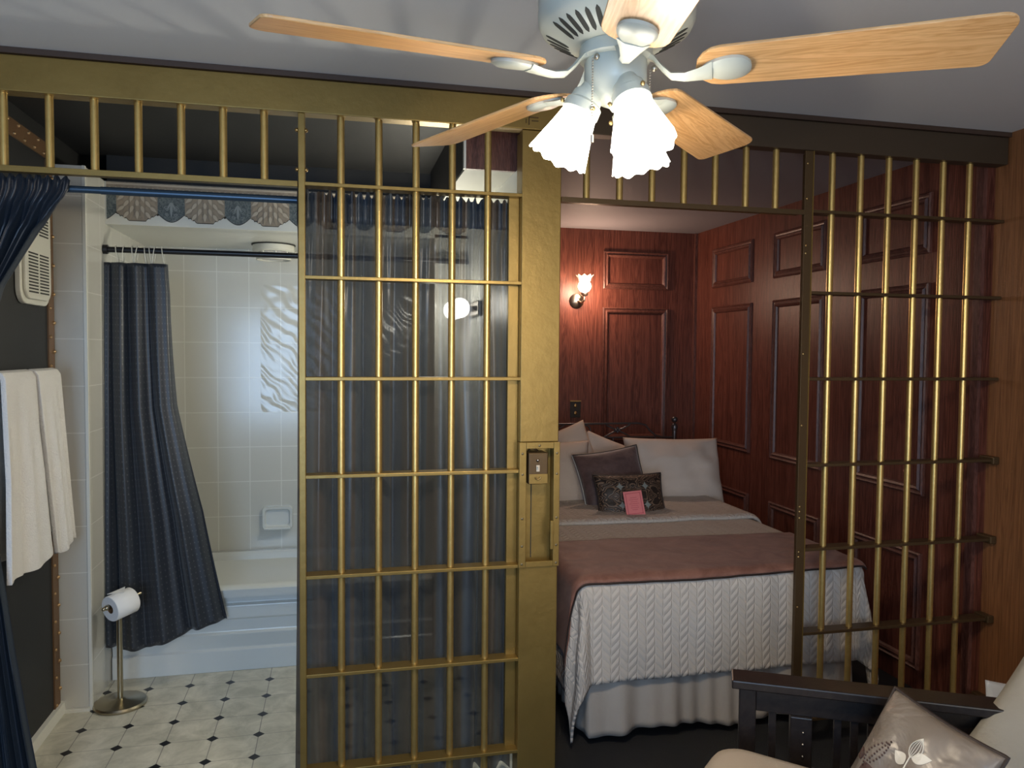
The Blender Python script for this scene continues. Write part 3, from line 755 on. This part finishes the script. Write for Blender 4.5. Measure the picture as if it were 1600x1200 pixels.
b = B(); b.grid(cov, 150, 130, uvf=lambda u, v: (SL+(SR-SL)*u, TF+(TH-TF)*v)); o = b.obj('coverlet', 'quilt', smooth=180, ns=True, solid=.010)
tag(o, 'ivory quilted coverlet with zigzag stitching on the bed', 'coverlet')
# folded-back hem band of the coverlet near the pillows
def band(u, v):
    s = SL+.05+(SR-SL-.22)*u; t = .93+(1.50-.93)*v + .05*(.5-u)
    p = drape(s, t, .022); k = min(1, v*14)
    p.z -= .014*(1-k)**2
    return p
b = B(); b.grid(band, 110, 50, uvf=lambda u, v: (u*2, v*.6)); o = b.obj('folded_blanket', 'quilt', smooth=180, ns=True, solid=.016)
tag(o, 'ivory quilted fold turned back below the pillows', 'blanket')
# throw
def thr(u, v):
    s = -(HW+.36-.05*v)+(2*HW+.36+.0)*u; t0 = -.015+.03*abs(u-.5); t1 = .60-.05*u
    p = drape(s, t0+(t1-t0)*v, .012, ruf=1.6)
    p.z += .004*noise.noise(V((s*9, v*7, 3)))
    return p
b = B(); b.grid(thr, 120, 40); o = b.obj('throw_blanket', 'velvet', smooth=180, ns=True, solid=.006)
tag(o, 'brown rose velvet throw across the foot of the bed', 'throw')
b = B(); b.tube([thr(i/120, 0)+V((0, -.004, -.004)) for i in range(121)], .004, 6); b.obj('dark_hem', 'piping', o, smooth=True)
# bed skirt
def skirt(u, v):
    L1 = 1.2; tot = L1+2*(HW+.0)+L1; d = u*tot
    w_ = .003+.010*v
    rf = w_*(sin(d*24+1.5*sin(d*5))+.6*sin(d*61+2*sin(d*7)))
    if d < L1: x, y = XC-HW+.05-rf, FY+.05+(L1-d)
    elif d < L1+2*HW: x, y = XC-HW+.05+(d-L1)*(2*HW-.10)/(2*HW), FY+.035-rf-.03*v
    else: x, y = XC+HW-.05+rf, FY+.05+(d-L1-2*HW)
    z = .43-v*(.43-(.05+.012*sin(d*9)))
    return V((x, y, z))
b = B(); b.grid(skirt, 420, 16); o = b.obj('bed_skirt', 'skirt', smooth=180, ns=True, solid=.003)
tag(o, 'beige satin bed skirt under the quilted coverlet', 'bed skirt')
# pillows
def pillow(name, c, ex, ey, w_, h_, t_, m, label=None, cat='pillow', group=None, pinch=.07, wr=.012, seed=1, parent=None, n=36, piping=None, sag=0):
    ex = V(ex).normalized(); ey = V(ey); ey = (ey-ex*ey.dot(ex)).normalized(); nn = ex.cross(ey); c = V(c)
    b = B(); uvl = b.bm.loops.layers.uv.verify()
    def P_(u, v, sg):
        px = w_/2*u*(1-pinch*(1-v*v)); py = h_/2*v*(1-pinch*(1-u*u))
        th = t_/2*((max(0, 1-abs(u)**2.6)*max(0, 1-abs(v)**2.6))**.55)
        th += wr*noise.noise(V((u*2.2+seed, v*2.2, sg*seed)))*max(0, (1-u*u)*(1-v*v))**.3 * min(1, th*30)
        py -= sag*u*u*(1 if v > 0 else 0)
        return c+ex*px+ey*py+nn*th*sg
    for sg in (1, -1):
        vs = [[b.bm.verts.new(P_(-1+2*i/n, -1+2*j/n, sg)) for i in range(n+1)] for j in range(n+1)]
        for j in range(n):
            for i in range(n):
                q = (vs[j][i], vs[j][i+1], vs[j+1][i+1], vs[j+1][i])
                f = b.bm.faces.new(q if sg > 0 else q[::-1])
                ij = ((i, j), (i+1, j), (i+1, j+1), (i, j+1))
                for l, (a, d) in zip(f.loops, ij if sg > 0 else ij[::-1]): l[uvl].uv = (a/n, d/n)
    o = b.obj(name, m, parent, smooth=180, weld=True)
    if label: tag(o, label, cat, group)
    if piping:
        b = B(); pts = []
        for i in range(n): pts.append(P_(-1+2*i/n, -1, 0))
        for i in range(n): pts.append(P_(1, -1+2*i/n, 0))
        for i in range(n): pts.append(P_(1-2*i/n, 1, 0))
        for i in range(n): pts.append(P_(-1, 1-2*i/n, 0))
        b.tube(pts, .005, 6, close=True); b.obj('piping', piping, o, smooth=True)
    return o, P_, nn
tilt = V((0, .35, .93))
pillow('bed_pillow', (2.09, 1.80, .855), (1, -.05, -.02), tilt, .64, .43, .27, 'sham', 'ivory pillow at the right, beside the plum cushion', seed=2, wr=.03, pinch=.05)
pillow('bed_pillow', (1.80, 1.95, .815), (1, .05, -.36), tilt, .60, .42, .15, 'sham', 'ivory pillow behind, peeping between the two front pillows', seed=5)
pillow('bed_pillow', (1.22, 1.78, .855), (1, 0, .0), tilt, .64, .42, .25, 'sham', 'ivory pillow at the left, its corner peaking over the plum cushion', seed=9)
pillow('bed_pillow', (1.36, 1.90, .90), (1, .0, .35), tilt, .52, .42, .16, 'sham', 'ivory pillow tucked upright against the iron headboard', seed=12)
o, P_, nn = pillow('square_cushion', (1.60, 1.585, .845), (.97, 0, .13), (-.02, .45, .9), .41, .38, .14, 'velvet2', 'plum brown velvet square cushion behind the embroidered one', 'cushion', piping='piping', seed=3)
b = B(); b.tube([P_(-1, 1-2*i/20, 0)+V((-.006, -.010, 0)) for i in range(21)], .0035, 6); b.obj('zip', 'zip', o, smooth=True)
pillow('lumbar_cushion', (1.630, 1.375, .775), (1, 0, .0), (-.03, .42, .9), .415, .285, .13, 'damask', 'small brown cushion embroidered with scrolls and pale flowers', 'cushion', piping='piping', seed=4)
cd = thing('pink_card', 'pink card with a printed border leaning on the embroidered cushion', 'card', (1.60, 1.24, .70))
mx = fr((1.597, 1.236, .773), V((1, 0, .07)).normalized(), V((-.07, .33, .94)).normalized(), V((0, -.94, .33)).normalized())
B().box(-.054, .054, -.068, .068, 0, .0015, mx=mx).obj('sheet', 'pink', cd)
b = B()
for x0_, x1_, y0_, y1_ in ((-.044, .044, .054, .058), (-.044, .044, -.058, -.054), (-.044, -.040, -.058, .058), (.040, .044, -.058, .058)): b.box(x0_, x1_, y0_, y1_, .0015, .0022, mx=mx)
for k, wd in enumerate((.02, .026, .02, .028, .022, .024, .016)): b.box(-wd, wd, .030-k*.011, .033-k*.011, .0015, .0020, mx=mx)
b.obj('print', 'pink_dark', cd)
# sconce
sx, sy, sz = 1.765, YB, 2.02
s_ = thing('wall_sconce', 'lit wall sconce with glass globe on the bedroom panelling', 'wall lamp', (sx, sy, sz))
mx = fr((sx-.02, sy, sz-.04), (1, 0, 0), (0, 0, 1), (0, -1, 0))
B().lathe([(.055, 0), (.055, .008), (.04, .02), (.015, .028)], n=28, mx=mx).obj('backplate', 'chrome', s_, smooth=40)
B().tube([(sx-.02, sy-.02, sz-.04), (sx, sy-.06, sz-.055), (sx+.012, sy-.09, sz-.04), (sx+.012, sy-.09, sz+.0)], .007, 10).obj('arm', 'chrome', s_, smooth=True)
B().lathe([(.010, sz-.012), (.024, sz-.004), (.028, sz+.014)], (sx+.012, sy-.09, 0), 20).obj('cup', 'chrome', s_, smooth=True)
B().ball((sx+.012, sy-.09, sz+.062), .048, 20, (1, 1, .95)).obj('globe', 'sconce_glass', s_, smooth=True)
B().lathe([(.042, sz+.10), (.048, sz+.12), (.062, sz+.14)], (sx+.012, sy-.09, 0), 36, caps=False, mod=lambda r, z, a, j: (r*(1+.05*j*sin(9*a)), z+.004*j*sin(9*a))).obj('glass_rim', 'glass', s_, smooth=True, solid=.002)
point('sconce_bulb', (sx+.012, sy-.19, sz+.03), SCONP, (1, .66, .48), .05)
ol = thing('wall_outlet', 'black wall outlet with brass edge below the sconce', 'outlet', (1.745, YB, 1.17))
B().box(1.705, 1.785, YB-.006, YB, 1.113, 1.232).obj('plate', 'outlet', ol, bevel=.002)
B().box(1.702, 1.788, YB-.010, YB-.0005, 1.232, 1.240).obj('brass_edge', 'brass', ol)
balls('socket', 'brass', ol, [(1.745, YB-.007, z) for z in (1.145, 1.20)], .012, (1, .3, 1.1), 10)

# ================================================================== CEILING FAN
hx, hy, hz = .5245, -1.288, 2.128
fan = thing('ceiling_fan', 'white five-blade ceiling fan with oak blades and lit glass shades', 'ceiling fan', (hx, hy, H))
c0 = (hx, hy, 0)
mh = B().lathe([(.012, 2.514), (.075, 2.514), (.078, 2.49), (.07, 2.455), (.045, 2.44), (.045, 2.40), (.10, 2.385), (.132, 2.345), (.146, 2.30), (.150, 2.268), (.1485, 2.252), (.150, 2.247), (.149, 2.228), (.142, 2.214), (.085, 2.183), (.070, 2.183), (.010, 2.186)], c0, 64).obj('motor_housing', 'fan_white', fan, smooth=35)
for g in range(5):                                      # vent slots in fans of six
    b = B()
    for k in range(6):
        a = R(g*72+190+k*9); r0_, r1_ = .090, .134
        def pp(r, w2, dz): return V((hx+r*cos(a)-w2*sin(a), hy+r*sin(a)+w2*cos(a), 2.183+(r-.085)/(.142-.085)*.031+dz))
        rg = []
        for t in range(9):
            r = r0_+(r1_-r0_)*t/8; w2 = .0048*math.sqrt(max(.02, 1-(2*t/8-1)**4))
            rg.append([pp(r, w2, -.0012), pp(r, -w2, -.0012), pp(r, -w2, .004), pp(r, w2, .004)])
        b.ringset(rg)
    b.obj('vent_slot', 'slot', mh)
B().lathe([(.068, 2.184), (.070, 2.176), (.070, 2.160), (.064, 2.156)], c0, 40).obj('flywheel', 'fan_white', fan, smooth=40)
B().lathe([(.058, 2.157), (.060, 2.152), (.060, 2.118), (.056, 2.110), (.048, 2.092), (.030, 2.078), (.012, 2.070), (.006, 2.062)], c0, 40).obj('switch_housing', 'fan_white', fan, smooth=40)
BA = [187.2, 115.2, 43.2, -28.8, -100.8]
for a in BA:
    rz = Matrix.Translation((hx, hy, hz)) @ Matrix.Rotation(R(a), 4, 'Z')
    bp = rz @ Matrix.Rotation(R(-13), 4, 'X')
    # blade outline
    pts = []
    r0_, r1_, wr_, wt_ = .150, .665, .060, .073
    for i in range(9): t = R(90+180*i/8); pts.append((r0_+.045+.045*cos(t), wr_*sin(t)))
    for i in range(7): t = R(-90+90*i/6); pts.append((r1_-.03+.03*cos(t), -wt_+.03+.03*sin(t)))
    for i in range(7): t = R(0+90*i/6); pts.append((r1_-.02+.02*cos(t)-.012, wt_-.02+.02*sin(t)))
    b = B(); b.prism(pts, bp @ Matrix.Translation((0, 0, .002)), .006)
    # own object space so the grain follows the blade
    bl_ = b.obj('blade', 'blade', fan, bevel=.0015)
    inv = (Matrix.Translation(-V(WL[fan.name])) @ bp)
    for v_ in bl_.data.vertices: v_.co = inv.inverted() @ v_.co
    bl_.matrix_local = inv
    # iron: arm + pad
    b = B()
    path = [(.058, .036), (.072, .030), (.088, .010), (.105, -.006), (.13, -.010), (.155, -.008), (.18, -.004)]
    wds = [.016, .014, .012, .012, .014, .020, .030]
    rg = []
    for (r, z), w2 in zip(path, wds):
        sk = sin(R(-11))*max(0, min(1, (r-.10)/.06))
        rg.append([rz @ V((r, -w2, z+w2*-sk)), rz @ V((r, -w2*.5, z-.007+w2*.5*-sk)), rz @ V((r, w2*.5, z-.007+w2*.5*sk)), rz @ V((r, w2, z+w2*sk)), rz @ V((r, w2*.5, z+.004+w2*.5*sk)), rz @ V((r, -w2*.5, z+.004-w2*.5*sk))])
    b.ringset(rg)
    pad = []
    for i in range(28):
        t = i/28*2*pi; rr__ = 1
        pad.append((.205+.045*cos(t), (.034+.008*cos(t))*sin(t)))
    b.ringset([[bp @ V((x, y, .0018)) for x, y in pad], [bp @ V((x, y, -.004)) for x, y in pad], [bp @ V((.205+(x-.205)*.8, y*.8, -.009)) for x, y in pad]])
    b.obj('blade_iron', 'fan_white', fan, smooth=40)
for i, a in enumerate((-82, 165, 40)):
    ax = V((cos(R(a))*sin(R(26)), sin(R(a))*sin(R(26)), -cos(R(26))))
    e1 = ax.cross(V((0, 0, 1))).normalized(); e2 = ax.cross(e1)
    o_ = V((hx+cos(R(a))*.042, hy+sin(R(a))*.042, 2.112))
    mx = fr(o_, e1, e2, ax)
    sk = B().lathe([(.018, -.005), (.022, .012), (.030, .022), (.031, .035), (.036, .040), (.037, .058), (.034, .060)], n=32, mx=mx).obj('socket', 'fan_white', fan, smooth=35)
    balls('thumb_screw', 'brass', sk, [mx @ V((.041*cos(k*2.09+.5), .041*sin(k*2.09+.5), .050)) for k in range(3)], .0045)
    prof = [(.032, .050), (.033, .062), (.037, .080), (.044, .105), (.050, .125), (.055, .143), (.058, .152)]
    def md(r, z, aa, j):
        k = max(0, (j-2)/4); return (r*(1+.015*k*cos(12*aa)), z+.0028*k*k*cos(12*aa)+.002*k*cos(4*aa))
    b = B(); b.lathe(prof, n=72, mx=mx, caps=False, mod=md); b.obj('glass_shade', 'shade', fan, smooth=True, solid=.003)
    pl = o_+ax*.150
    point('fan_bulb', pl, FANP, (1, .84, .62), .03)
for x, y, z0, z1 in ((hx-.058, hy-.035, 2.145, 2.005), (hx+.052, hy-.045, 2.13, 2.03)):
    b = B(); n = int((z0-z1)/.005)
    for k in range(n): b.ball((x, y, z0-k*.005), .0019, 6)
    b.tube([(x, y, z1), (x, y, z1-.014)], .0035, 8); b.ball((x+.008, y, z0+.004), .006, 8)
    b.obj('pull_chain', 'chrome', fan, smooth=True)

# ================================================================== FUTON
d1 = V((.885, -.465, 0)); d2 = V((-.465, -.885, 0)); A0 = V((1.155, -.665, 0))
fu = thing('futon', 'espresso stained wooden futon with slatted arm', 'futon', A0+d1*.42)
mx = fr(A0, d1, d2, (0, 0, 1))
B().box(-.01, .86, -.045, .045, .622, .648, mx=mx).obj('arm_cap', 'espresso', fu, bevel=.004)
B().box(.012, .060, -.022, .022, .0, .622, mx=mx).obj('leg', 'espresso', fu, bevel=.003)
B().box(.76, .82, -.022, .022, .0, .622, mx=mx).obj('leg', 'espresso', fu, bevel=.003)
B().box(.06, .76, -.014, .014, .553, .62, mx=mx).obj('upper_rail', 'espresso', fu, bevel=.002)
B().box(.075, .76, -.014, .014, .12, .20, mx=mx).obj('lower_rail', 'espresso', fu, bevel=.002)
for i, x in enumerate((.107, .245+.04, .33, .375, .42, .465, .51, .555, .60, .645, .69, .73)):
    B().box(x-.010, x+.010, -.008, .008, .20, .553, mx=mx).obj('slat', 'espresso', fu, bevel=.001)
cp = B().box(.155, .215, -.02, .026, .12, .553, mx=mx).obj('pivot_post', 'espresso', fu, bevel=.003)
balls('screw', 'chrome', cp, [mx @ V((.19, .027, z)) for z in (.51, .475, .44)], .0035)
B().box(.06, .78, .03, 1.9, .26, .31, mx=mx).obj('seat_deck', 'espresso', fu, bevel=.004)
B().box(.80, .85, .03, 1.9, .26, .62, mx=mx).obj('back_rest', 'espresso', fu, bevel=.004)
for x in (.03, .78): B().box(x, x+.05, 1.85, 1.9, .0, .62, mx=mx).obj('leg', 'espresso', fu, bevel=.003)
# futon mattress (only its corner shows)
m1_, m2_ = V((.70, -.714, 0)), V((-.714, -.70, 0))
c_ = V((1.050, -.765, 0)); mxm = fr(c_, m1_, m2_, (0, 0, 1))
b = B(); b.ringset([[mxm @ V((x+.34, y+.5, z)) for x, y in rrect(.68-dd, 1.0-dd, .07)] for z, dd in ((.335, .05), (.35, .01), (.43, 0), (.495, .012), (.515, .04), (.522, .09))])
o = b.obj('futon_cushion', 'cream_cloth', smooth=60); tag(o, 'cream cotton seat cushion corner in front of the slatted arm', 'seat cushion')
# satin cushion
def edir(a, b_): return (V(b_)-V(a)).normalized()
PA, PB, PC = V((1.4544, -.9764, .7099)), V((1.5118, -1.2275, .6697)), V((1.2574, -.9572, .4092))
ex_ = (PA-PC).normalized(); ey_ = (PA-PB).normalized()   # both edges meet at the top corner
# frame so that the normal faces the room
X_ = (PB-PA).normalized(); Y_ = (PA-PC); 
cc = (PC+PB)/2
cc = cc+V((.016, -.006, -.016))
o, P_, nn = pillow('satin_cushion', cc, X_, Y_, .305, .375, .15, 'satin', 'taupe satin cushion embroidered with ivory leaves and brown sprigs', 'cushion', piping='piping', seed=6, pinch=.05, wr=.02)
SG = 1 if nn.dot(CAM-cc) > 0 else -1
def on_c(u, v):
    v += .22
    return P_(u, v, SG)+nn*SG*.0015
def leaf_(b, u0, v0, ang, L, W, veins=0):
    a = R(ang); asp = .355/.405
    def q(s, t): return on_c(u0+(cos(a)*s-sin(a)*t), v0+(sin(a)*s+cos(a)*t)*asp)
    outl = [(L*k/10, W*sin(pi*(k/10)**.8)) for k in range(11)]+[(L*k/10, -W*sin(pi*(k/10)**.8)) for k in range(9, -1, -1)]
    if veins:
        b.tube([q(*p) for p in outl], .0013, 5)
        for w_ in (-.6, -.2, .2, .6): b.tube([q(L*k/10, W*w_*sin(pi*(k/10)**.8)) for k in range(11)], .0009, 5)
    else:
        pts = [q(*p) for p in outl[:-1]]
        vs_ = [b.bm.verts.new(p) for p in pts]; cvt = b.bm.verts.new(q(L*.5, 0)+nn*SG*.001)
        for k in range(len(vs_)): b.bm.faces.new((vs_[k], vs_[(k+1) % len(vs_)], cvt))
b = B()
b.tube([on_c(.02+.03*sin(k/3), .12-.9*k/12) for k in range(13)], .0017, 5)
leaf_(b, .02, .12, 85, .36, .115, 1); leaf_(b, .03, -.18, 20, .42, .12, 1)
leaf_(b, .0, .0, 160, .28, .10); leaf_(b, .06, .12, 30, .30, .09); leaf_(b, .55, -.35, 60, .22, .07); leaf_(b, .52, -.38, 140, .2, .06); leaf_(b, .58, -.40, 10, .2, .06)
leaf_(b, .02, -.5, 150, .3, .1)
b.obj('ivory_embroidery', 'embro_white', o)
b = B()
for dx in (-.12, .0, .10):
    for k in range(12): b.ball(on_c(-.62+dx*sin(k/11*pi)+k*.022, -.35+k*.045), .0026, 6)
leaf_(b, -.66, -.42, 20, .3, .10); leaf_(b, -.72, -.30, 120, .2, .08, 1)
b.obj('brown_embroidery', 'embro_brown', o)
# big pillows at the right edge
def view_at(x, y, d): return CAM+(rt*((x-800)/1205)+up*((600-y)/1205)+fw)*d
P1, P2 = V((1.9347, -.9302, .7628)), V((1.6167, -1.0203, .5549))
e_ = (P2-P1).normalized(); f_ = V((.47, -.65, -.57)); f_ = (f_-e_*f_.dot(e_)).normalized()
pillow('large_pillow', P1+e_*.26+f_*.24, f_, -e_, .50, .60, .15, 'pillow_cloth', 'off-white textured pillow leaning at the right frame edge', seed=8, pinch=.04)
pillow('back_pillow', (2.055, -.845, .425), (.95, -.25, -.12), (.10, .25, .95), .30, .34, .09, 'blue_white', 'pale bluish pillow whose corner shows behind the off-white one', seed=9, pinch=.03)
